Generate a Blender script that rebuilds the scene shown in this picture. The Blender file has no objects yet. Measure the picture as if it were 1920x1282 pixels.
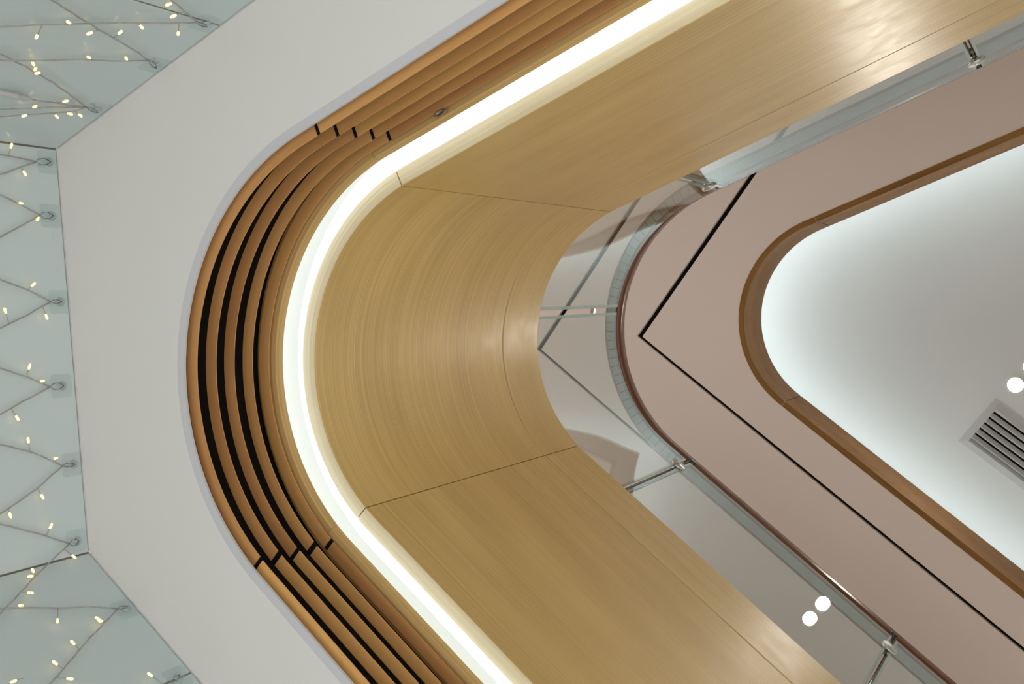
import bpy, bmesh, math, random
from mathutils import Matrix, Vector
from mathutils.geometry import tessellate_polygon

random.seed(7)
scene = bpy.context.scene
COL = scene.collection

# ------------------------------------------------------------------ camera, world, exposure
Z0 = 1.3                                   # camera height above the lower floor
FPX = 1871.0                               # focal length in pixels of the 1920 px wide frame
PX, PY = 960.0, 641.0
VX, VY = 2045.0, 538.0                     # where plumb lines meet in the picture (zenith)
_u = Vector(((VX - PX) / FPX, (VY - PY) / FPX, 1.0)).normalized()
_f = Vector((0, 0, 1))
_x = (_f - _f.dot(_u) * _u).normalized()
_y = _u.cross(_x)
M = Matrix((_x, _y, _u))                   # camera (right, down, forward) -> world
cam_data = bpy.data.cameras.new('camera')
cam_data.sensor_width = 36.0
cam_data.lens = FPX / 1920.0 * 36.0
cam_data.clip_start = 0.01
cam = bpy.data.objects.new('camera', cam_data)
COL.objects.link(cam)
r_, u_, b_ = M @ Vector((1, 0, 0)), M @ Vector((0, -1, 0)), M @ Vector((0, 0, -1))
mw = Matrix.Identity(4)
for i in range(3):
    mw[i][0], mw[i][1], mw[i][2] = r_[i], u_[i], b_[i]
mw[2][3] = Z0
cam.matrix_world = mw
scene.camera = cam

world = bpy.data.worlds.new('mall_ambient')
scene.world = world
world.use_nodes = True
bg = world.node_tree.nodes['Background']
bg.inputs['Color'].default_value = (1.0, 0.985, 0.96, 1)
bg.inputs['Strength'].default_value = 1.26

vs = scene.view_settings
vs.view_transform = 'Standard'
vs.look = 'None'
vs.gamma = 1.0
vs.use_curve_mapping = False
vs.exposure = 0.0

LED_STRENGTH = 7.9         # slot light under the timber fascia
COVE_STRENGTH = 9.5        # hidden strip around the upper cove
LAMP_STRENGTH = 340.0       # recessed downlights in the cove ceiling


# ------------------------------------------------------------------ helpers
def ray(px, py):
    return M @ Vector(((px - PX) / FPX, (py - PY) / FPX, 1.0))


def tag(o, label=None, cat=None, group=None, kind=None):
    if label: o['label'] = label
    if cat: o['category'] = cat
    if group: o['group'] = group
    if kind: o['kind'] = kind
    return o


def empty(name, loc=(0, 0, 0)):
    o = bpy.data.objects.new(name, None)
    o.empty_display_size = 0.1
    o.location = loc
    COL.objects.link(o)
    return o


def link(name, me, mats, parent=None):
    o = bpy.data.objects.new(name, me)
    if mats is not None:
        for m in (mats if isinstance(mats, (list, tuple)) else [mats]):
            me.materials.append(m)
    COL.objects.link(o)
    if parent is not None:
        o.parent = parent
        if parent.type == 'EMPTY':         # meshes are all built in world space
            o.matrix_parent_inverse = Matrix.Translation(-Vector(parent.location))
    return o


def bm_mesh(bm, name):
    me = bpy.data.meshes.new(name)
    bm.to_mesh(me)
    bm.free()
    return me


# ------------------------------------------------------------------ materials
def new_mat(name):
    m = bpy.data.materials.new(name)
    m.use_nodes = True
    nt = m.node_tree
    return m, nt, nt.nodes['Principled BSDF']


def paint(name, col, rough=0.6, bump=0.0, mottle=0.03, scale=3.0, spec=0.4, metal=0.0):
    m, nt, p = new_mat(name)
    tc = nt.nodes.new('ShaderNodeTexCoord')
    n = nt.nodes.new('ShaderNodeTexNoise')
    n.inputs['Scale'].default_value = scale
    n.inputs['Detail'].default_value = 5
    nt.links.new(tc.outputs['Object'], n.inputs['Vector'])
    r = nt.nodes.new('ShaderNodeValToRGB')
    r.color_ramp.elements[0].position = 0.3
    r.color_ramp.elements[1].position = 0.7
    lo = [c * (1 - mottle) for c in col]
    hi = [min(1, c * (1 + mottle)) for c in col]
    r.color_ramp.elements[0].color = (*lo, 1)
    r.color_ramp.elements[1].color = (*hi, 1)
    nt.links.new(n.outputs['Fac'], r.inputs['Fac'])
    nt.links.new(r.outputs['Color'], p.inputs['Base Color'])
    p.inputs['Roughness'].default_value = rough
    p.inputs['Specular IOR Level'].default_value = spec
    p.inputs['Metallic'].default_value = metal
    if bump:
        n2 = nt.nodes.new('ShaderNodeTexNoise')
        n2.inputs['Scale'].default_value = 180
        nt.links.new(tc.outputs['Object'], n2.inputs['Vector'])
        b = nt.nodes.new('ShaderNodeBump')
        b.inputs['Strength'].default_value = bump
        b.inputs['Distance'].default_value = 0.002
        nt.links.new(n2.outputs['Fac'], b.inputs['Height'])
        nt.links.new(b.outputs['Normal'], p.inputs['Normal'])
    return m


def wood(name, dark, light, su=1.2, sv=90.0, rough=0.35, vary=0.0, patch=0.25, spec=0.5, streak=0.6, coat=0.0):
    """timber whose grain runs along UV u; UVs are in metres"""
    m, nt, p = new_mat(name)
    L = nt.links
    uv = nt.nodes.new('ShaderNodeUVMap')
    oi = nt.nodes.new('ShaderNodeObjectInfo')
    mp = nt.nodes.new('ShaderNodeMapping')
    mp.inputs['Scale'].default_value = (su, sv, 1)
    L.new(uv.outputs['UV'], mp.inputs['Vector'])
    cmb = nt.nodes.new('ShaderNodeCombineXYZ')
    mul = nt.nodes.new('ShaderNodeMath'); mul.operation = 'MULTIPLY'; mul.inputs[1].default_value = 37.0
    L.new(oi.outputs['Random'], mul.inputs[0])
    L.new(mul.outputs[0], cmb.inputs[0]); L.new(mul.outputs[0], cmb.inputs[1])
    L.new(cmb.outputs[0], mp.inputs['Location'])
    n = nt.nodes.new('ShaderNodeTexNoise')
    n.inputs['Scale'].default_value = 1.0
    n.inputs['Detail'].default_value = 6
    n.inputs['Roughness'].default_value = 0.65
    n.inputs['Distortion'].default_value = 0.2
    L.new(mp.outputs[0], n.inputs['Vector'])
    # broad tonal drift along the boards
    mp2 = nt.nodes.new('ShaderNodeMapping')
    mp2.inputs['Scale'].default_value = (2.0, 7.0, 1)
    L.new(uv.outputs['UV'], mp2.inputs['Vector'])
    L.new(cmb.outputs[0], mp2.inputs['Location'])
    n2 = nt.nodes.new('ShaderNodeTexNoise')
    n2.inputs['Scale'].default_value = 1.0
    n2.inputs['Detail'].default_value = 3
    L.new(mp2.outputs[0], n2.inputs['Vector'])
    mixf = nt.nodes.new('ShaderNodeMix'); mixf.data_type = 'FLOAT'
    mixf.inputs['Factor'].default_value = patch
    L.new(n.outputs['Fac'], mixf.inputs['A']); L.new(n2.outputs['Fac'], mixf.inputs['B'])
    r = nt.nodes.new('ShaderNodeValToRGB')
    r.color_ramp.elements[0].position = 0.5 - 0.28 / max(streak, .1) * .6
    r.color_ramp.elements[1].position = 0.5 + 0.28 / max(streak, .1) * .6
    r.color_ramp.elements[0].color = (*dark, 1)
    r.color_ramp.elements[1].color = (*light, 1)
    L.new(mixf.outputs['Result'], r.inputs['Fac'])
    out = r.outputs['Color']
    if vary:
        hsv = nt.nodes.new('ShaderNodeHueSaturation')
        mr = nt.nodes.new('ShaderNodeMapRange')
        mr.inputs['To Min'].default_value = 1 - vary
        mr.inputs['To Max'].default_value = 1 + vary
        L.new(oi.outputs['Random'], mr.inputs['Value'])
        L.new(mr.outputs['Result'], hsv.inputs['Value'])
        mr2 = nt.nodes.new('ShaderNodeMapRange')
        mr2.inputs['To Min'].default_value = 0.494
        mr2.inputs['To Max'].default_value = 0.506
        L.new(oi.outputs['Random'], mr2.inputs['Value'])
        L.new(mr2.outputs['Result'], hsv.inputs['Hue'])
        L.new(out, hsv.inputs['Color'])
        out = hsv.outputs['Color']
    L.new(out, p.inputs['Base Color'])
    p.inputs['Roughness'].default_value = rough
    p.inputs['Specular IOR Level'].default_value = spec
    p.inputs['Coat Weight'].default_value = coat
    p.inputs['Coat Roughness'].default_value = 0.25
    # wiped-on smears vary the gloss a little
    n3 = nt.nodes.new('ShaderNodeTexNoise')
    n3.inputs['Scale'].default_value = 6.0
    n3.inputs['Detail'].default_value = 6
    n3.inputs['Distortion'].default_value = 2.5
    L.new(uv.outputs['UV'], n3.inputs['Vector'])
    mr3 = nt.nodes.new('ShaderNodeMapRange')
    mr3.inputs['To Min'].default_value = rough * 0.72
    mr3.inputs['To Max'].default_value = rough * 1.28
    L.new(n3.outputs['Fac'], mr3.inputs['Value'])
    L.new(mr3.outputs['Result'], p.inputs['Roughness'])
    b = nt.nodes.new('ShaderNodeBump')
    b.inputs['Strength'].default_value = 0.08
    b.inputs['Distance'].default_value = 0.001
    L.new(n.outputs['Fac'], b.inputs['Height'])
    L.new(b.outputs['Normal'], p.inputs['Normal'])
    return m


def emit(name, col, strength):
    m, nt, p = new_mat(name)
    p.inputs['Base Color'].default_value = (0.8, 0.8, 0.8, 1)
    p.inputs['Emission Color'].default_value = (*col, 1)
    p.inputs['Emission Strength'].default_value = strength
    return m


def clear(name, tint=(0.9, 0.96, 0.94), f0=0.045, rough=0.0, veil=0.0):
    """sheet glass: see-through, mirror reflection rising towards grazing angles"""
    m = bpy.data.materials.new(name)
    m.use_nodes = True
    nt = m.node_tree
    for n in list(nt.nodes): nt.nodes.remove(n)
    L = nt.links
    out = nt.nodes.new('ShaderNodeOutputMaterial')
    lw = nt.nodes.new('ShaderNodeLayerWeight'); lw.inputs['Blend'].default_value = 0.5
    pw = nt.nodes.new('ShaderNodeMath'); pw.operation = 'POWER'; pw.inputs[1].default_value = 5
    L.new(lw.outputs['Facing'], pw.inputs[0])
    ma = nt.nodes.new('ShaderNodeMath'); ma.operation = 'MULTIPLY_ADD'
    ma.inputs[1].default_value = 1 - f0; ma.inputs[2].default_value = f0
    L.new(pw.outputs[0], ma.inputs[0])
    tr = nt.nodes.new('ShaderNodeBsdfTransparent'); tr.inputs['Color'].default_value = (*tint, 1)
    gl = nt.nodes.new('ShaderNodeBsdfGlossy'); gl.inputs['Roughness'].default_value = rough
    gl.inputs['Color'].default_value = (0.97, 1.0, 1.0, 1)
    mx = nt.nodes.new('ShaderNodeMixShader')
    L.new(ma.outputs[0], mx.inputs[0]); L.new(tr.outputs[0], mx.inputs[1]); L.new(gl.outputs[0], mx.inputs[2])
    last = mx
    if veil:
        df = nt.nodes.new('ShaderNodeBsdfDiffuse'); df.inputs['Color'].default_value = (0.75, 0.8, 0.8, 1)
        m2 = nt.nodes.new('ShaderNodeMixShader'); m2.inputs[0].default_value = veil
        L.new(mx.outputs[0], m2.inputs[1]); L.new(df.outputs[0], m2.inputs[2]); last = m2
    L.new(last.outputs[0], out.inputs['Surface'])
    return m


WHITE_SOFFIT = paint('white_soffit_paint', (0.82, 0.788, 0.75), 0.75, 0.05, 0.012, 2.0, 0.2)
WHITE_LIP = paint('white_edge_bead', (0.64, 0.625, 0.64), 0.6, 0, 0.01, 2.0, 0.3)
PINK = paint('pinkish_ceiling_paint', (0.77, 0.638, 0.555), 0.8, 0.04, 0.012, 1.5, 0.15)
COVE_WHITE = paint('white_cove_paint', (0.73, 0.745, 0.73), 0.8, 0.03, 0.01, 2.0, 0.15)
REFLECTOR = paint('white_reflector', (0.88, 0.89, 0.90), 0.7, 0, 0.005, 2.0, 0.2)
BLACK = paint('black_backing_and_shade', (0.012, 0.011, 0.010), 0.95, 0, 0.1, 9.0, 0.05)  # also laid in slat joints and ceiling grooves in place of shade
SEAL = paint('dark_joint_seal', (0.22, 0.205, 0.17), 0.6, 0, 0.2, 30.0, 0.3)
HEAD_SEAL = paint('grey_head_seal', (0.60, 0.60, 0.59), 0.6, 0, 0.08, 30.0, 0.3)
BLOCKER_WALL = paint('blocker_wall_paint', (0.42, 0.40, 0.37), 0.8, 0, 0.02, 2.0, 0.2)
BLOCKER_FAR = paint('far_blocker_paint', (0.36, 0.29, 0.20), 0.7, 0, 0.05, 2.0, 0.2)
SLAB = paint('concrete_slab', (0.45, 0.44, 0.42), 0.9, 0.1, 0.1, 5.0, 0.1)
VENEER = wood('oak_veneer', (0.56, 0.365, 0.122), (0.80, 0.565, 0.215), 0.5, 230.0, 0.38, 0.0, 0.28, 0.7, 1.2)
LIT_OAK = wood('lit_oak_edge', (0.62, 0.49, 0.29), (0.78, 0.65, 0.42), 1.2, 160.0, 0.5, 0.0, 0.35, 0.4, 1.2)  # paler copy of the veneer, slot light glow put into the colour
SLAT = wood('brown_slat_timber', (0.58, 0.285, 0.092), (0.82, 0.45, 0.165), 2.5, 60.0, 0.5, 0.10, 0.6, 0.35, 0.8)
LEDGE = wood('ledge_timber', (0.52, 0.33, 0.125), (0.76, 0.52, 0.22), 1.5, 140.0, 0.45, 0.0, 0.3, 0.4, 1.0)
COVE_TRIM = wood('dark_cove_timber', (0.18, 0.082, 0.021), (0.33, 0.162, 0.044), 1.5, 28.0, 0.55, 0.0, 0.5, 0.15, 0.9)
RAIL = wood('reddish_rail_timber', (0.13, 0.040, 0.014), (0.22, 0.075, 0.028), 2.0, 60.0, 0.22, 0.0, 0.4, 0.5, 0.8)
CHANNEL = paint('grey_rail_channel', (0.38, 0.40, 0.36), 0.5, 0, 0.08, 12.0, 0.4)
DULL_METAL = paint('dull_metal', (0.34, 0.27, 0.20), 0.35, 0, 0.2, 40.0, 0.5, 0.6)
DARK_STEEL = paint('dark_polished_steel', (0.26, 0.25, 0.235), 0.14, 0, 0.05, 20.0, 0.5, 1.0)
EDGE_BAND = clear('green_edge_band', (0.80, 0.88, 0.83), 0.06, 0.0, 0.42)
STEEL = paint('polished_steel', (0.74, 0.72, 0.69), 0.30, 0, 0.05, 20.0, 0.5, 1.0)
GLASS = clear('balustrade_glass', (0.93, 0.965, 0.955), 0.105)
GLASS_EDGE = clear('green_glass_edge', (0.84, 0.90, 0.87), 0.06, 0.0, 0.30)
HOOK_CLEAR = clear('clear_plastic', (0.975, 0.985, 0.985), 0.05, 0.05, 0.0)
HOOK_DISC = clear('clear_plastic_boss', (0.93, 0.95, 0.96), 0.07, 0.05, 0.06)
WIRE = paint('hook_wire', (0.35, 0.34, 0.33), 0.3, 0, 0.1, 40, 0.5, 0.8)
CABLE = paint('grey_clear_cable', (0.38, 0.365, 0.34), 0.5, 0, 0.15, 60, 0.4)
PLUG = paint('grey_white_plug', (0.52, 0.51, 0.50), 0.5, 0, 0.05, 30, 0.3)
BULB = emit('warm_fairy_bulb', (1.0, 0.66, 0.17), 1.75)
LED_MAT = emit('cool_white_diffuser', (0.68, 0.87, 1.0), LED_STRENGTH)
COVE_LED = emit('cool_cove_led', (0.86, 0.96, 1.0), COVE_STRENGTH)
LAMP_MAT = emit('warm_white_lamp', (1.0, 0.93, 0.82), LAMP_STRENGTH)
LAMP_RIM = paint('white_lamp_rim', (0.8, 0.8, 0.78), 0.4)
GRILLE = paint('grey_vent_paint', (0.56, 0.57, 0.55), 0.45, 0, 0.03, 6.0, 0.4)


def shop_glass():
    """pale blue-green glass with a milky film on it, glossy face"""
    m, nt, p = new_mat('milky_blue_shop_glass')
    L = nt.links
    tc = nt.nodes.new('ShaderNodeTexCoord')
    n = nt.nodes.new('ShaderNodeTexNoise'); n.inputs['Scale'].default_value = 0.9; n.inputs['Detail'].default_value = 3
    L.new(tc.outputs['Object'], n.inputs['Vector'])
    r = nt.nodes.new('ShaderNodeValToRGB')
    r.color_ramp.elements[0].position = 0.3; r.color_ramp.elements[1].position = 0.7
    r.color_ramp.elements[0].color = (0.54, 0.62, 0.62, 1)
    r.color_ramp.elements[1].color = (0.60, 0.67, 0.665, 1)
    L.new(n.outputs['Fac'], r.inputs['Fac'])
    # a few dry wipe marks
    n2 = nt.nodes.new('ShaderNodeTexNoise'); n2.inputs['Scale'].default_value = 14; n2.inputs['Detail'].default_value = 8
    n2.inputs['Distortion'].default_value = 1.5
    L.new(tc.outputs['Object'], n2.inputs['Vector'])
    r2 = nt.nodes.new('ShaderNodeValToRGB')
    r2.color_ramp.elements[0].position = 0.66; r2.color_ramp.elements[1].position = 0.74
    r2.color_ramp.elements[0].color = (0, 0, 0, 1); r2.color_ramp.elements[1].color = (0.10, 0.10, 0.10, 1)
    L.new(n2.outputs['Fac'], r2.inputs['Fac'])
    mx = nt.nodes.new('ShaderNodeMix'); mx.data_type = 'RGBA'
    L.new(r2.outputs['Color'], mx.inputs['Factor'])
    L.new(r.outputs['Color'], mx.inputs['A']); mx.inputs['B'].default_value = (0.42, 0.47, 0.46, 1)
    L.new(mx.outputs['Result'], p.inputs['Base Color'])
    p.inputs['Roughness'].default_value = 0.06
    p.inputs['Specular IOR Level'].default_value = 0.22
    return m


SHOP_GLASS = shop_glass()


# ------------------------------------------------------------------ the opening's plan curve
class Path:
    """two straight arms joined by an arc; s = offset outwards, l = length along"""
    a0, a1 = math.radians(-47.5), math.radians(74.4)

    def __init__(self, cx, cy, R):
        self.c = Vector((cx, cy)); self.R = R
        self.nl = Vector((math.cos(self.a0), math.sin(self.a0)))
        self.nu = Vector((math.cos(self.a1), math.sin(self.a1)))
        self.tl = Vector((-self.nl.y, self.nl.x)); self.tu = Vector((-self.nu.y, self.nu.x))
        self.A = R * (self.a1 - self.a0)

    def pt(self, l, s):
        if l <= 0: return self.c + self.nl * (self.R + s) + self.tl * l
        if l >= self.A: return self.c + self.nu * (self.R + s) + self.tu * (l - self.A)
        a = self.a0 + l / self.R
        return self.c + Vector((math.cos(a), math.sin(a))) * (self.R + s)

    def frame(self, l):
        if l <= 0: return self.nl, self.tl
        if l >= self.A: return self.nu, self.tu
        a = self.a0 + l / self.R
        n = Vector((math.cos(a), math.sin(a)))
        return n, Vector((-n.y, n.x))

    def stations(self, l0, l1, step=None):
        step = step or self.A / 96
        st = [l0]
        n = int(round(self.A / step))
        for i in range(n + 1):
            v = self.A * i / n
            if l0 + 1e-4 < v < l1 - 1e-4: st.append(v)
        st.append(l1)
        return st


P1 = Path(1.2616, -0.0567, 0.502)          # opening of this floor
P2 = Path(1.1638, -0.0549, 0.560)          # opening of the floor above
A1 = P1.A
LO, HI = -3.4, A1 + 3.4


def sweep(name, path, l0, l1, prof, mats, parent=None, seg_mat=None, cap_mat=0, closed=True, smooth_prof=False, step=None):
    """sweep a closed (s, z) profile along the path; UV = (length, perimeter) in metres"""
    k = len(prof)
    area = sum(prof[i][0] * prof[(i + 1) % k][1] - prof[(i + 1) % k][0] * prof[i][1] for i in range(k))
    if area < 0:
        prof = prof[::-1]
        if seg_mat: seg_mat = seg_mat[:-1][::-1] + seg_mat[-1:]
    bm = bmesh.new()
    uvl = bm.loops.layers.uv.new('UVMap')
    st = path.stations(l0, l1, step)
    per = [0.0]
    for i in range(k):
        a, b = prof[i], prof[(i + 1) % k]
        per.append(per[-1] + math.hypot(b[0] - a[0], b[1] - a[1]))
    sm = sum(p[0] for p in prof) / k
    ln = [0.0]
    for i in range(len(st) - 1):
        ln.append(ln[-1] + (path.pt(st[i + 1], sm) - path.pt(st[i], sm)).length)

    def vert(l, p): return bm.verts.new((*path.pt(l, p[0]), p[1] + Z0))
    shared = [[vert(l, p) for p in prof] for l in st] if smooth_prof else None
    for j in range(k):
        j2 = (j + 1) % k
        if smooth_prof:
            ca = [r[j] for r in shared]; cb = [r[j2] for r in shared]
        else:                              # own vertices per face strip keep the arrises crisp
            ca = [vert(l, prof[j]) for l in st]; cb = [vert(l, prof[j2]) for l in st]
        for i in range(len(st) - 1):
            f = bm.faces.new((ca[i], ca[i + 1], cb[i + 1], cb[i]))
            f.smooth = smooth_prof or len(st) > 2
            f.material_index = seg_mat[j] if seg_mat else 0
            for lp, (uu, vv) in zip(f.loops, ((ln[i], per[j]), (ln[i + 1], per[j]), (ln[i + 1], per[j + 1]), (ln[i], per[j + 1]))):
                lp[uvl].uv = (uu, vv)
    for l, rev in ((st[0], False), (st[-1], True)):
        ring = [vert(l, p) for p in prof]
        f = bm.faces.new(ring[::-1] if rev else ring)
        f.material_index = cap_mat
        for lp in f.loops:
            lp[uvl].uv = (lp.vert.co.x, lp.vert.co.z)
    bm.normal_update()
    return link(name, bm_mesh(bm, name), mats, parent)


def slab_poly(name, pts, z, th, mats, parent=None):
    """flat plate from a plan polygon (underside at z)"""
    bm = bmesh.new()
    lo = [bm.verts.new((p[0], p[1], z + Z0)) for p in pts]
    hi = [bm.verts.new((p[0], p[1], z + th + Z0)) for p in pts]
    n = len(pts)
    for t in tessellate_polygon([[Vector((p[0], p[1], 0)) for p in pts]]):
        bm.faces.new([lo[i] for i in t]); bm.faces.new([hi[i] for i in t])
    for i in range(n):
        bm.faces.new((lo[i], lo[(i + 1) % n], hi[(i + 1) % n], hi[i]))
    bmesh.ops.recalc_face_normals(bm, faces=bm.faces)
    return link(name, bm_mesh(bm, name), mats, parent)


def tube(bm, pts, r, n=6, caps=True):
    rings = []
    for i, p in enumerate(pts):
        a = pts[max(i - 1, 0)]; b = pts[min(i + 1, len(pts) - 1)]
        d = (b - a).normalized()
        x = d.cross(Vector((0, 0, 1)))
        if x.length < 1e-3: x = d.cross(Vector((1, 0, 0)))
        x.normalize(); y = d.cross(x)
        rr = r[i] if isinstance(r, (list, tuple)) else r
        rings.append([bm.verts.new(p + (x * math.cos(2 * math.pi * k / n) + y * math.sin(2 * math.pi * k / n)) * rr) for k in range(n)])
    for i in range(len(rings) - 1):
        for k in range(n):
            f = bm.faces.new((rings[i][k], rings[i][(k + 1) % n], rings[i + 1][(k + 1) % n], rings[i + 1][k]))
            f.smooth = True
    if caps:
        bm.faces.new(rings[0][::-1]); bm.faces.new(rings[-1])


def lathe(bm, prof, origin, axis, n=24):
    """revolve (r, h) profile about axis through origin"""
    axis = axis.normalized()
    x = axis.cross(Vector((0, 0, 1)))
    if x.length < 1e-3: x = Vector((1, 0, 0))
    x.normalize(); y = axis.cross(x)
    rings = []
    for r, h in prof:
        if r < 1e-6:
            rings.append([bm.verts.new(origin + axis * h)])
        else:
            rings.append([bm.verts.new(origin + axis * h + (x * math.cos(2 * math.pi * k / n) + y * math.sin(2 * math.pi * k / n)) * r) for k in range(n)])
    for i in range(len(rings) - 1):
        a, b = rings[i], rings[i + 1]
        for k in range(n):
            q = [a[k % len(a)], a[(k + 1) % len(a)], b[(k + 1) % len(b)], b[k % len(b)]]
            q2 = []
            for v in q:
                if v not in q2: q2.append(v)
            if len(q2) > 2:
                f = bm.faces.new(q2); f.smooth = True


def box(bm, o, ax, ay, az, dx, dy, dz):
    """oriented box centred at o"""
    vs_ = [bm.verts.new(o + ax * dx * i / 2 + ay * dy * j / 2 + az * dz * k / 2) for i in (-1, 1) for j in (-1, 1) for k in (-1, 1)]
    for q in ((0, 1, 3, 2), (4, 6, 7, 5), (0, 4, 5, 1), (2, 3, 7, 6), (0, 2, 6, 4), (1, 5, 7, 3)):
        bm.faces.new([vs_[i] for i in q])


# ================================================================== STRUCTURE
# ---- lower white soffit around the opening -------------------------------------------------
ZS = 1.600
wa = Vector((1.364 * ZS, 0.365 * ZS)); wb = Vector((1.378 * ZS, -0.2643 * ZS))
du = Vector((math.cos(math.radians(164.5)), math.sin(math.radians(164.5))))
dl = Vector((math.cos(math.radians(-140.5)), math.sin(math.radians(-140.5))))
LIP = 0.069
inner = [P1.pt(l, LIP) for l in P1.stations(LO, HI)]
outer_u = wa + du * 5.2
outer_l = wb + dl * 5.0
soffit = slab_poly('ceiling_lower', inner + [outer_u, wa, wb, outer_l], ZS, 0.018, WHITE_SOFFIT)
tag(soffit, 'flat white soffit wrapping the rounded opening beside the pale glass', 'ceiling', kind='structure')
lip = sweep('edge_bead', P1, LO, HI, [(LIP, ZS), (LIP, ZS + 0.009), (0.05, ZS + 0.009), (0.05, ZS + 0.003)], WHITE_LIP, soffit)

# upper floor slab behind the fascia
slab = sweep('floor_upper', P1, LO, HI, [(0.05, 3.04), (3.2, 3.04), (3.2, 3.12), (0.05, 3.12)], SLAB)
tag(slab, 'upper storey floor slab behind the oak fascia', 'floor', kind='structure')

# unseen plain walls added to cut side light on the upper ceiling
SW = 2.4
for nm, l0, l1, lab in (('wall_lower_blocker', LO, -0.2, 'unseen plain wall added behind the lower right gallery to cut light'), ('wall_upper_blocker', A1 + 0.2, HI, 'unseen plain wall added behind the upper right gallery to cut light')):
    w = sweep(nm, P1, l0, l1, [(SW, 3.121), (SW + 0.1, 3.121), (SW + 0.1, 5.599), (SW, 5.599)], BLOCKER_WALL)
    tag(w, lab, 'wall', kind='structure')

fw = slab_poly('wall_far_blocker', [(-3.1, -5.2), (-3.0, -5.2), (-3.0, 3.6), (-3.1, 3.6)], 3.121, 2.478, BLOCKER_FAR)
tag(fw, 'unseen wall added at the far end of the upper storey to cut light', 'wall', kind='structure')

ow = slab_poly('floor_opposite_blocker', [(-7.0, -8.0), (-1.8, -8.0), (-1.8, 8.0), (-7.0, 8.0)], 1.6, 1.52, WHITE_SOFFIT)  # unseen block added to cut light rising onto the pink ceiling
tag(ow, 'unseen floor block added opposite to keep light off the upper ceiling', 'floor', kind='structure')

# ---- five stacked brown slats with black void behind ---------------------------------------
slats = empty('trim_1', (*P1.pt(A1 / 2, 0.05), ZS + Z0))
tag(slats, 'stack of five brown timber slats with black gaps rimming the white soffit', 'trim', kind='structure')
sweep('black_backing', P1, LO, HI, [(0.115, ZS + 0.0185), (0.125, ZS + 0.0185), (0.125, 1.93), (0.115, 1.93)], BLACK, slats)
for i in range(5):
    zb = 1.627 + 0.0645 * i
    sb = 0.036 + 0.0055 * i
    d = 0.033
    ja, jb = 0.026, 0.036 + 0.003 * (i % 2)            # lower joint
    jc, jd = A1 + 0.035, A1 + 0.045                    # upper joint
    for l0, l1, jit in ((LO, ja, 0.0), (jb, jc, 0.0012 * ((i * 7) % 3 - 1)), (jd, HI, 0.0)):
        prof = [(sb + jit, zb), (sb + d + jit, zb - 0.0005), (sb + d + jit, zb + 0.003), (sb + jit, zb + 0.002)]
        sweep('slat', P1, l0, l1, prof, SLAT, slats)
    for l0, l1 in ((ja, jb), (jc, jd)):  # black piece put in each open slat joint to make the gap dark
        sweep('joint_dark_fill', P1, l0 + 0.0005, l1 - 0.0005, [(sb + 0.001, zb + 0.002), (sb + d, zb + 0.002), (sb + d, zb + 0.004), (sb + 0.001, zb + 0.004)], BLACK, slats)
# small steel catch let into the top slat
bm = bmesh.new()
n_, t_ = P1.frame(A1 + 0.19)
o = Vector((*P1.pt(A1 + 0.19, 0.052), 1.885 + Z0))
lathe(bm, [(0.0, 0.001), (0.0035, 0.001), (0.0045, 0.0035), (0.0062, 0.0035), (0.0068, 0.002), (0.0068, -0.001), (0.0, -0.001)], o, Vector((0, 0, -1)), 20)
for v in bm.verts:
    dv = v.co - o; tt = Vector((*t_, 0)); v.co += tt * dv.dot(tt) * 1.6
link('steel_catch', bm_mesh(bm, 'steel_catch'), DULL_METAL, slats)

# ---- ledge board under the slot light ------------------------------------------------------
ledge = empty('trim_2', (*P1.pt(A1 / 2, 0.05), 1.90 + Z0))
tag(ledge, 'narrow oak ledge board between the slats and the glowing slot', 'trim', kind='structure')
for l0, l1 in ((LO, 0.0545), (0.0555, A1 - 0.0255), (A1 - 0.0245, HI)):
    sweep('ledge_board', P1, l0, l1, [(0.049, 1.900), (0.111, 1.900), (0.111, 1.920), (0.043, 1.920)], LEDGE, ledge)

# ---- slot light -----------------------------------------------------------------------------
led = empty('slot_light', (*P1.pt(A1 / 2, 0.06), 1.921 + Z0))
tag(led, 'cool white light slot running in a curve below the oak fascia', 'light')
sweep('led_tape', P1, LO, HI, [(0.060, 1.9205), (0.080, 1.9205), (0.080, 1.9245), (0.060, 1.9245)], LED_MAT, led)
sweep('reflector', P1, LO, HI, [(0.112, 1.9205), (0.116, 1.9205), (0.116, 2.056), (0.026, 2.056), (0.026, 2.052), (0.112, 2.052)], REFLECTOR, led)

# ---- oak fascia panels ----------------------------------------------------------------------
fascia = empty('wall_fascia', (*P1.pt(A1 / 2, 0.0), 1.97 + Z0))
tag(fascia, 'tall oak veneer fascia curving round the atrium edge below the glass', 'wall', kind='structure')


def fs(z): return -0.020 + 0.020 * (z - 1.97) / (3.207 - 1.97)


ZSEAM = 2.948
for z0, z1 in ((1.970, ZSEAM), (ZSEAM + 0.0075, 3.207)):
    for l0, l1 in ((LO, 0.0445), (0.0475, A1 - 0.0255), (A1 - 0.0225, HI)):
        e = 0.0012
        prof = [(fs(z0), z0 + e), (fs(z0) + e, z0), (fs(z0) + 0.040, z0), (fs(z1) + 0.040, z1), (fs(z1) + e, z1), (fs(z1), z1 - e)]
        sweep('panel', P1, l0, l1, prof, [VENEER, LIT_OAK], fascia, seg_mat=[0, 1, 0, 0, 0, 0])

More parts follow.
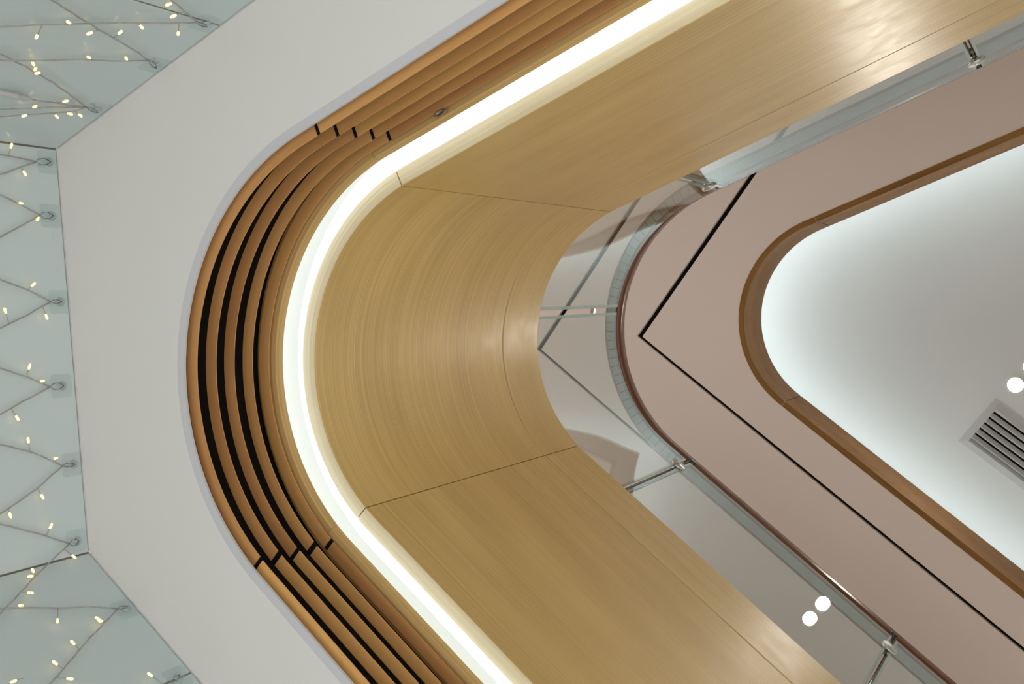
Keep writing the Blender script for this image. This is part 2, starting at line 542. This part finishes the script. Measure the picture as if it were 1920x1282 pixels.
# ---- upper pink ceiling in three panels with shallow grooves, black sheet for their shade ---------------------------
ZP = 5.600
ceil_up = empty('ceiling_upper', (2.4, 0.0, ZP + Z0))
tag(ceil_up, 'pinkish beige ceiling of the upper floor split by black V grooves', 'ceiling', kind='structure')
d1 = Vector((math.cos(math.radians(132.3)), math.sin(math.radians(132.3))))
d2 = Vector((math.cos(math.radians(222.4)), math.sin(math.radians(222.4))))
ee = -(d1 + d2).normalized()
GW, GL = 0.030, 0.019            # the two arms of each groove
w1 = Vector((0.41996 * ZP, -0.00756 * ZP)); w1o = w1 - d2 * GW - d1 * GL
w2 = Vector((0.5449 * ZP, -0.0116 * ZP)); w2o = w2 - d2 * GW - d1 * GL
w3 = w2o + ee * 5.5
L = 9.0
cove_in = [P2.pt(l, 0.0) for l in P2.stations(-8.0, P2.A + 8.0)]
slab_poly('ceiling_panel', cove_in + [w1 + d1 * L, w1, w1 + d2 * L], ZP, 0.024, PINK, ceil_up)
slab_poly('ceiling_panel', [w1o, w1o + d1 * L, w2 + d1 * L, w2, w2 + d2 * L, w1o + d2 * L], ZP, 0.024, PINK, ceil_up)
slab_poly('ceiling_panel', [w2o, w2o + d1 * L, w3 + d1 * L, w3, w3 + d2 * L, w2o + d2 * L], ZP, 0.024, PINK, ceil_up)
for a, b in ((w1, w1o), (w2, w2o)):  # black sheet over each groove stands in for its shaded depth
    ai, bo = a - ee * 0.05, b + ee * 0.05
    slab_poly('groove_shade', [bo, bo + d1 * L, ai + d1 * L, ai, ai + d2 * L, bo + d2 * L], ZP + 0.0245, 0.01, BLACK, ceil_up)

# ---- timber rim of the upper cove -----------------------------------------------------------
rim = empty('trim_3', (*P2.pt(P2.A / 2, 0.0), ZP + Z0))
tag(rim, 'dark brown timber rim around the glowing white cove ceiling', 'trim', kind='structure')
ZT = ZP * 1.0622
for l0, l1 in ((-8.0, -0.018), (-0.014, P2.A + 0.050), (P2.A + 0.054, P2.A + 8.0)):
    c = 0.006
    sweep('rim_board', P2, l0, l1, [(-0.002, ZP - 0.004), (0.03, ZP - 0.004), (0.03, ZT), (0.004, ZT), (-0.002, ZT - c)], COVE_TRIM, rim)

# ---- white cove ceiling ----------------------------------------------------------------------
ZC = 6.23
cove = slab_poly('ceiling_cove', [(-8.5, -7.5), (2.3, -7.5), (2.3, 4.5), (-8.5, 4.5)], ZC, 0.05, COVE_WHITE)
tag(cove, 'white cove ceiling glowing at its timber rim above the atrium', 'ceiling', kind='structure')
sweep('cove_shelf', P2, -8, P2.A + 8, [(0.031, 5.86), (0.36, 5.86), (0.36, ZC), (0.34, ZC), (0.34, 5.88), (0.031, 5.88)], COVE_WHITE, cove)
strip = sweep('cove_light_strip', P2, -8, P2.A + 8, [(0.215, 5.881), (0.235, 5.881), (0.235, 5.91), (0.215, 5.91)], COVE_LED)
tag(strip, 'cool white light strip hidden behind the brown rim of the cove', 'light')

# ---- glass shop fronts on the left -----------------------------------------------------------
GT = 0.012
ZF = -Z0                                   # lower floor level, relative to camera


class Wall:
    """vertical glass face through plan point o along direction d; nrm points to the camera side"""

    def __init__(self, o, d):
        self.o, self.d = o, d.normalized()
        n = Vector((-self.d.y, self.d.x))
        if n.dot(-o) < 0: n = -n
        self.n = n

    def hit(self, px, py, off=0.0):
        r = ray(px, py)
        oo = self.o + self.n * off
        t = oo.dot(self.n) / (Vector((r.x, r.y)).dot(self.n))
        return Vector((r.x * t, r.y * t, r.z * t + Z0))

    def pos(self, a, z, off=0.0):
        p = self.o + self.d * a + self.n * off
        return Vector((p.x, p.y, z + Z0))


W_U = Wall(wa, du); W_M = Wall(wa, wb - wa); W_L = Wall(wb, dl)


def glass_wall(name, wall, cuts, label):
    root = empty(name, wall.pos((cuts[0] + cuts[-1]) / 2, ZF))
    tag(root, label, 'window', kind='structure')
    up = Vector((0, 0, 1)); d3 = Vector((*wall.d, 0)); n3 = Vector((*wall.n, 0))
    for a, b in zip(cuts[:-1], cuts[1:]):
        bm = bmesh.new()
        box(bm, wall.pos((a + b) / 2, (ZS - 0.004 + ZF) / 2, -GT / 2), d3, n3, up, b - a - 0.005, GT, ZS - 0.004 - ZF)
        bmesh.ops.recalc_face_normals(bm, faces=bm.faces)
        bmesh.ops.bevel(bm, geom=bm.edges[:], offset=0.001, segments=1, affect='EDGES')
        link('pane', bm_mesh(bm, 'pane'), SHOP_GLASS, root)
    for a in cuts[1:-1]:
        bm = bmesh.new()
        box(bm, wall.pos(a, (ZS - 0.004 + ZF) / 2, -GT / 2 - 0.001), d3, n3, up, 0.005, GT - 0.003, ZS - 0.004 - ZF)
        link('joint_seal', bm_mesh(bm, 'joint_seal'), SEAL, root)
    bm = bmesh.new()
    box(bm, wall.pos((cuts[0] + cuts[-1]) / 2, ZS - 0.0015, -0.002), d3, n3, up, cuts[-1] - cuts[0] - 0.01, 0.008, 0.003)
    link('head_seal', bm_mesh(bm, 'head_seal'), HEAD_SEAL, root)
    return root


def along(wall, px, py):
    h = wall.hit(px, py)
    return (Vector((h.x, h.y)) - wall.o).dot(wall.d)


mid_len = (wb - wa).length
cu = along(W_U, 410, 48); cl = along(W_L, 363, 1258)
glass_wall('window_1', W_U, [-0.001, cu, cu + 1.6, 5.0], 'milky glass shopfront above the soffit corner, lights zigzagging at upper left')
glass_wall('window_2', W_M, [-0.001, mid_len + 0.001], 'milky glass shopfront at the left edge between the two other shopfronts')
glass_wall('window_3', W_L, [-0.001, cl, cl + 1.4, 4.8], 'milky glass shopfront at the lower left, below the corner joint')
bm = bmesh.new()
tube(bm, [W_M.pos(0.0, ZF + 0.01, -0.004), W_M.pos(0.0, ZS - 0.003, -0.004)], 0.0055, 10)
link('corner_seal', bm_mesh(bm, 'corner_seal'), SEAL, bpy.data.objects['window_2'])
bm = bmesh.new()
tube(bm, [W_L.pos(0.0, ZF + 0.01, -0.004), W_L.pos(0.0, ZS - 0.003, -0.004)], 0.0055, 10)
link('corner_seal', bm_mesh(bm, 'corner_seal'), SEAL, bpy.data.objects['window_2'])

# ================================================================== OBJECTS
# ---- glass balustrade -------------------------------------------------------------------------
bal = empty('glass_balustrade', (*P1.pt(A1 / 2, 0.13), 3.12 + Z0))
tag(bal, 'clear glass balustrade with round reddish brown handrail standing on the oak fascia', 'balustrade')
SG0, SG1, ZG = 0.121, 0.130, 4.178
joints = [-1.205, -0.120, 0.544, A1 + 0.094, A1 + 1.18]
gh = 0.010
edges = [LO + 0.02] + joints + [HI - 0.02]
for a, b in zip(edges[:-1], edges[1:]):
    gp = sweep('glass_panel', P1, a + gh, b - gh, [(SG0, 3.121), (SG1, 3.121), (SG1, ZG), (SG0, ZG)], [GLASS, GLASS_EDGE], bal,
          seg_mat=[1, 0, 1, 0], cap_mat=1)
    for e0, e1 in ((a + gh + 0.0004, a + gh + 0.0095), (b - gh - 0.0095, b - gh - 0.0004)):  # pale strips stand in for panel ends seen by refraction
        sweep('edge_refraction', P1, e0, e1, [(SG0 + 0.0015, 3.123), (SG1 - 0.0015, 3.123), (SG1 - 0.0015, ZG - 0.001), (SG0 + 0.0015, ZG - 0.001)], EDGE_BAND, gp)
RS0, RS1, RB, RT, RR = 0.157, 0.241, 4.300, 4.374, 0.024
ringp = []
for cs_, cz_, a0_ in ((RS1 - RR, RT - RR, 0), (RS0 + RR, RT - RR, 90), (RS0 + RR, RB + RR, 180), (RS1 - RR, RB + RR, 270)):
    for k in range(7):
        an = math.radians(a0_ + 15 * k)
        ringp.append((cs_ + RR * math.cos(an), cz_ + RR * math.sin(an)))
rail = sweep('handrail', P1, LO + 0.02, HI - 0.02, ringp, RAIL, bal, smooth_prof=True)
# grey channel under the rail: straight lengths, short pieces round the bend
zc0 = RB - 0.004
chp = [(0.182, zc0), (0.222, zc0), (0.222, zc0 + 0.008), (0.182, zc0 + 0.008)]
sweep('channel', P1, LO + 0.02, -0.13, chp, CHANNEL, rail)
sweep('channel', P1, A1 + 0.10, HI - 0.02, chp, CHANNEL, rail)
NP = 44
span = (A1 + 0.10) - (-0.13)
for k in range(NP):
    a = -0.13 + span * k / NP
    sweep('channel_piece', P1, a + 0.0012, a + span / NP - 0.0012, chp, CHANNEL, rail)
for l in joints:
    n2, t2 = P1.frame(l)
    n3 = Vector((*n2, 0)); t3 = Vector((*t2, 0)); up = Vector((0, 0, 1))
    if abs(l - 0.544) < 1e-3:
        bm = bmesh.new()
        box(bm, Vector((*P1.pt(l, 0.125), 3.93 + Z0)), t3, n3, up, 0.020, 0.016, 0.020)
        bmesh.ops.bevel(bm, geom=bm.edges[:], offset=0.002, segments=2, affect='EDGES')
        link('glass_clip', bm_mesh(bm, 'glass_clip'), STEEL, bal)
        continue
    post = bmesh.new()
    for sgn in (-1, 1):
        base = Vector((*P1.pt(l, 0.150), 0)) + t3 * 0.009 * sgn
        tube(post, [base + up * (3.121 + Z0), base + up * (zc0 + Z0)], 0.0055, 12)
    for z in (3.13, zc0 - 0.006):
        box(post, Vector((*P1.pt(l, 0.150), z + Z0)), t3, n3, up, 0.032, 0.012, 0.012)
    po = link('post', bm_mesh(post, 'post'), DARK_STEEL, bal)
    for z in (4.052, 3.35):
        bm = bmesh.new()
        o = Vector((*P1.pt(l, SG0 - 0.0005), z + Z0))
        lathe(bm, [(0.0, 0.011), (0.008, 0.011), (0.009, 0.009), (0.030, 0.009), (0.033, 0.006), (0.033, 0.0), (0.0, 0.0)], o, -n3, 28)
        lathe(bm, [(0.011, 0.0), (0.011, -0.030), (0.0, -0.030)], o, -n3, 16)
        lathe(bm, [(0.018, -0.014), (0.018, -0.020), (0.0, -0.020)], o, -n3, 20)
        link('clamp_disc', bm_mesh(bm, 'clamp_disc'), STEEL, po)

# ---- recessed downlights -------------------------------------------------------------------------
zl = ZC
la = Vector((0.0652 * ZC, -0.0812 * ZC))
lb = la - P1.nl * 0.131


def downlight(p, label):
    root = empty('downlight', (p.x, p.y, zl + Z0))
    tag(root, label, 'lamp', 'downlights in the cove ceiling')
    o = Vector((p.x, p.y, zl + Z0)); dn = Vector((0, 0, -1))
    bm = bmesh.new()
    lathe(bm, [(0.039, -0.0005), (0.050, 0.0), (0.052, 0.003), (0.050, 0.006), (0.042, 0.007), (0.039, 0.005), (0.039, -0.0005)], o, dn, 40)
    link('rim_ring', bm_mesh(bm, 'rim_ring'), LAMP_RIM, root)
    bm = bmesh.new()
    lathe(bm, [(0.0, 0.004), (0.025, 0.0035), (0.0385, 0.002), (0.0385, 0.0005), (0.0, 0.0005)], o, dn, 40)
    link('lens', bm_mesh(bm, 'lens'), LAMP_MAT, root)


downlight(la, 'bright round downlight at the right edge beside the ceiling vent')
downlight(lb, 'bright round downlight mirrored as the lower of two discs in the glass')

# ---- ceiling vent ---------------------------------------------------------------------------------
k_ = ZC / 6.0
nl, tl = P1.nl, P1.tl
vn0, vn1 = 0.745 * k_, 1.048 * k_
vt0, vt1 = -0.92 * k_, -0.010 * k_


def vp(n, t, z): return Vector((nl.x * n + tl.x * t, nl.y * n + tl.y * t, z + Z0))


vent = empty('ceiling_vent', vp((vn0 + vn1) / 2, (vt0 + vt1) / 2, ZC))
tag(vent, 'grey louvred air vent set in the white cove ceiling near the lamp', 'vent')
bw = 0.040
bm = bmesh.new()
N3 = Vector((*nl, 0)); T3 = Vector((*tl, 0)); UP = Vector((0, 0, 1))
cs = [(vn0, vt0), (vn1, vt0), (vn1, vt1), (vn0, vt1)]
ci = [(vn0 + bw, vt0 + bw), (vn1 - bw, vt0 + bw), (vn1 - bw, vt1 - bw), (vn0 + bw, vt1 - bw)]
zo, zi = ZC - 0.004, ZC - 0.010
rows = [[bm.verts.new(vp(*c, ZC - 0.0002)) for c in cs], [bm.verts.new(vp(*c, zo)) for c in cs],
        [bm.verts.new(vp(*c, zi)) for c in ci], [bm.verts.new(vp(*c, ZC - 0.0002)) for c in ci]]
for a, b in zip(rows[:-1], rows[1:]):
    for i in range(4):
        bm.faces.new((a[i], a[(i + 1) % 4], b[(i + 1) % 4], b[i]))
bmesh.ops.recalc_face_normals(bm, faces=bm.faces)
link('frame', bm_mesh(bm, 'frame'), GRILLE, vent)
bm = bmesh.new()
box(bm, vp((vn0 + vn1) / 2, (vt0 + vt1) / 2, ZC - 0.0012), N3, T3, UP, vn1 - vn0 - 2 * bw, vt1 - vt0 - 2 * bw, 0.001)
link('dark_throat', bm_mesh(bm, 'dark_throat'), BLACK, vent)
pitch = (vn1 - vn0 - 2 * bw) / 6.0
for i in range(7):
    bm = bmesh.new()
    cn = vn0 + bw + pitch * (i + 0.15)
    cn = min(cn, vn1 - bw - 0.006)
    # blade with a rolled lower edge
    prof = [(-0.013, -0.002), (0.004, -0.019), (0.009, -0.021), (0.012, -0.018), (0.010, -0.015), (0.006, -0.015), (-0.010, -0.001)]
    ends = []
    for t in (vt0 + bw, vt1 - bw):
        ends.append([bm.verts.new(vp(cn + a, t, ZC - 0.002 + b)) for a, b in prof])
    m = len(prof)
    for j in range(m):
        bm.faces.new((ends[0][j], ends[0][(j + 1) % m], ends[1][(j + 1) % m], ends[1][j]))
    bm.faces.new(ends[0][::-1]); bm.faces.new(ends[1])
    bmesh.ops.recalc_face_normals(bm, faces=bm.faces)
    link('louvre', bm_mesh(bm, 'louvre'), GRILLE, vent)

# ---- adhesive hooks on the glass ----------------------------------------------------------------------
OFFC = 0.014                                # cables hang this far in front of the glass


def hook(wall, px, py, tpx, tpy, label, heart=False):
    """px,py = boss centre; tpx,tpy = wire tip where the cable hangs"""
    c = wall.hit(px, py); tip = wall.hit(tpx, tpy, OFFC)
    n3 = Vector((*wall.n, 0)); d3 = Vector((*wall.d, 0)); up = Vector((0, 0, 1))
    root = empty('adhesive_hook', c)
    tag(root, label, 'hook', 'clear adhesive hooks on the shopfront glass')
    bm = bmesh.new()
    # rounded square pad
    pts = []
    for sx, sy, a0 in ((1, 1, 0), (-1, 1, 90), (-1, -1, 180), (1, -1, 270)):
        for k in range(5):
            a = math.radians(a0 + 22.5 * k)
            pts.append((sx * 0.021 + 0.008 * math.cos(a), sy * 0.021 + 0.008 * math.sin(a)))
    lo = [bm.verts.new(c + d3 * x + up * (y - 0.002) + n3 * 0.0003) for x, y in pts]
    hi = [bm.verts.new(c + d3 * x * .97 + up * (y * .97 - 0.002) + n3 * 0.0016) for x, y in pts]
    bm.faces.new(lo[::-1]); bm.faces.new(hi)
    for i in range(len(pts)):
        bm.faces.new((lo[i], lo[(i + 1) % len(pts)], hi[(i + 1) % len(pts)], hi[i]))
    bmesh.ops.recalc_face_normals(bm, faces=bm.faces)
    link('pad', bm_mesh(bm, 'pad'), HOOK_CLEAR, root)
    bm = bmesh.new()
    lathe(bm, [(0.0, 0.010), (0.006, 0.0095), (0.010, 0.007), (0.012, 0.0017), (0.0, 0.0017)], c, n3, 20)
    link('boss', bm_mesh(bm, 'boss'), HOOK_DISC, root)
    bm = bmesh.new()
    dv = tip - (c + n3 * 0.010)
    dv = dv.normalized() * max(min(dv.length, 0.05), 0.016)
    sd = dv.normalized().cross(n3) * (0.008 if heart else 0.0045)
    s = c + n3 * 0.009
    loop = [s, s + dv * 0.35 + sd, s + dv * 0.75 + sd * 0.9, s + dv, s + dv * 0.75 - sd * 0.9, s + dv * 0.35 - sd, s]
    tube(bm, loop, 0.0012, 6)
    link('wire_loop', bm_mesh(bm, 'wire_loop'), WIRE, root)
    return s + dv


H = {}
H['u1'] = hook(W_U, 386, 44, 372, 43, 'clear adhesive hook beside the pane joint, highest on the upper shopfront')
H['u2'] = hook(W_U, 292, 122, 279, 113, 'clear adhesive hook at the middle of three on the upper shopfront')
H['u3'] = hook(W_U, 182, 205, 163, 202, 'clear adhesive hook holding the most cables, next to the grey plug')
H['m1'] = hook(W_M, 91, 304, 68, 303, 'clear adhesive hook just under the upper glass corner, topmost on the left shopfront', True)
H['m2'] = hook(W_M, 96, 405, 76, 403, 'clear adhesive hook with heart-shaped wire, second from the top of the left shopfront', True)
H['m3'] = hook(W_M, 112, 566, 96, 565, 'clear adhesive hook third from the top of the left shopfront')
H['m4'] = hook(W_M, 116, 723, 95, 725, 'clear adhesive hook fourth from the top of the left shopfront', True)
H['m5'] = hook(W_M, 137, 870, 118, 873, 'clear adhesive hook fifth from the top of the left shopfront')
H['m6'] = hook(W_M, 144, 1014, 131, 1019, 'clear adhesive hook just above the lower glass corner, lowest on the left shopfront', True)
H['l1'] = hook(W_L, 237, 1141, 222, 1140, 'clear adhesive hook on the lower shopfront between the corner and the pane joint')
H['l2'] = hook(W_L, 334, 1270, 326, 1276, 'clear adhesive hook under the pane joint at the bottom edge')

# ---- string lights -----------------------------------------------------------------------------------
bulb_bm = bmesh.new()
lathe(bulb_bm, [(0.0, 0.0), (0.0022, 0.0005), (0.0027, 0.004), (0.0031, 0.009), (0.0026, 0.0125), (0.0012, 0.0142), (0.0, 0.0145)],
      Vector((0, 0, 0)), Vector((0, 0, 1)), 10)
bulb_me = bm_mesh(bulb_bm, 'bulb')
bulb_me.materials.append(BULB)


def string(label, wall, runs, bulbs, group='fairy light strings on the shopfront glass'):
    first = runs[0][0]
    p0 = first if isinstance(first, Vector) else wall.hit(*first, OFFC)
    root = empty('string_light', p0)
    tag(root, label, 'string lights', group)
    bm = bmesh.new()
    allpts = []
    for run in runs:
        pts = [q if isinstance(q, Vector) else wall.hit(*q, OFFC) for q in run]
        fine = []
        for a, b in zip(pts[:-1], pts[1:]):
            m = max(2, int((b - a).length / 0.02))
            for k in range(m):
                f = k / m
                p = a.lerp(b, f)
                p = p + Vector((0, 0, 1)) * 0.0012 * math.sin(97 * (p.x + p.y) + 61 * p.z) + Vector((*wall.n, 0)) * 0.0012 * math.sin(83 * p.z + 120 * p.x)
                fine.append(p)
        fine.append(pts[-1])
        tube(bm, fine, 0.0017, 6)
        # second, twisted strand
        fine2 = []
        for k, p in enumerate(fine):
            a = k * 1.7
            fine2.append(p + Vector((0, 0, 1)) * 0.0016 * math.cos(a) + Vector((*wall.d, 0)) * 0.0016 * math.sin(a))
        tube(bm, fine2, 0.0011, 5)
        allpts += fine
    spots = []
    for (px, py) in bulbs:
        b = wall.hit(px, py, OFFC + 0.002)
        near = min(allpts, key=lambda q: (q - b).length)
        dv = b - near
        if dv.length > 0.055:
            dv = Vector((0, 0, -1)) * 0.02; near = b - dv
        if dv.length < 0.010:
            dv = Vector((0, 0, -1)) * 0.010 + Vector((*wall.n, 0)) * 0.004
        dn = dv.normalized()
        tube(bm, [near, b - dn * 0.006], 0.0010, 5)
        spots.append((b - dn * 0.006, dn))
    link('cable', bm_mesh(bm, 'cable'), CABLE, root)
    for p, dn in spots:
        o = bpy.data.objects.new('bulb', bulb_me)
        COL.objects.link(o)
        o.parent = root
        o.location = p - p0
        o.rotation_mode = 'QUATERNION'
        o.rotation_quaternion = Vector((0, 0, 1)).rotation_difference(dn)
    return root


sU = string('fairy light string zigzagging over the upper left shopfront with a grey plug', W_U,
            [[(-40, 52), (0, 50), (80, 45), (160, 45), (240, 43), H['u1']],
             [H['u1'], (345, 21), (318, -3), (290, -30)],
             [(60, -22), (95, -1), (160, 40), (185, 55), (250, 93), H['u2']],
             [(-40, 112), (0, 113), (80, 113), (150, 112), (220, 114), H['u2']],
             [(-40, 80), (0, 101), (50, 126), (100, 155), H['u3']],
             [(-40, 209), (0, 206), (60, 203), (105, 200), H['u3']],
             [(-40, 223), (0, 219), (80, 214), (140, 209), H['u3']],
             [(58, 186), (110, 194), H['u3']]],
            [(69, 68), (129, 42), (169, 62), (225, 61), (265, 50), (334, 62), (326, 30), (317, 8), (62, 119), (66, 130), (71, 137),
             (167, 108), (237, 110), (65, 200), (122, 190), (106, 218), (130, 213), (150, 216), (46, 217)])
# in-line plug of that string
bm = bmesh.new()
pa, pb = W_U.hit(-40, 165, OFFC), W_U.hit(60, 186, OFFC)
pl = [pa.lerp(pb, f) for f in (0, .62, .66, .72, .74, .86, .88, .97, 1.0)]
tube(bm, pl, [0.006, 0.006, 0.0075, 0.0075, 0.006, 0.006, 0.0055, 0.004, 0.002], 12)
link('plug', bm_mesh(bm, 'plug'), PLUG, sU)
string('fairy light string in a tight zigzag down the left shopfront', W_M,
       [[(-40, 281), (0, 289), (50, 299), H['m1']], [H['m1'], (40, 313), (0, 327), (-40, 341)],
        [(-40, 347), (0, 365), (40, 385), H['m2']], [H['m2'], (40, 423), (0, 445), (-40, 467)],
        [(-40, 508), (0, 524), (50, 543), H['m3']], [H['m3'], (50, 591), (0, 615), (-40, 634)],
        [(-40, 676), (0, 690), (50, 706), H['m4']], [H['m4'], (40, 754), (0, 777), (-40, 801)],
        [(-40, 823), (0, 833), (55, 846), H['m5']], [H['m5'], (70, 915), (30, 944), (0, 963), (-40, 990)],
        [(-40, 972), (0, 982), (70, 1000), H['m6']]],
       [(46, 324), (40, 381), (71, 410), (62, 534), (10, 583), (87, 593), (55, 688), (80, 714), (32, 783), (53, 826), (105, 859),
        (79, 930), (19, 965), (95, 987), (21, 274)])
string('fairy light string in wide zigzags over the lower left shopfront', W_L,
       [[H['m6'], (66, 1080), (30, 1120), (0, 1150), (-40, 1192)],
        [(-40, 1141), (0, 1140), (110, 1139), (170, 1138), H['l1']],
        [H['l1'], (160, 1205), (118, 1255), (94, 1282), (60, 1322)],
        [H['l2'], (316, 1290), (300, 1312)]],
       [(138, 1043), (62, 1070), (58, 1080), (56, 1111), (40, 1135), (108, 1163), (184, 1160), (189, 1164), (137, 1205), (104, 1243),
        (130, 1272), (26, 1277), (282, 1265)])
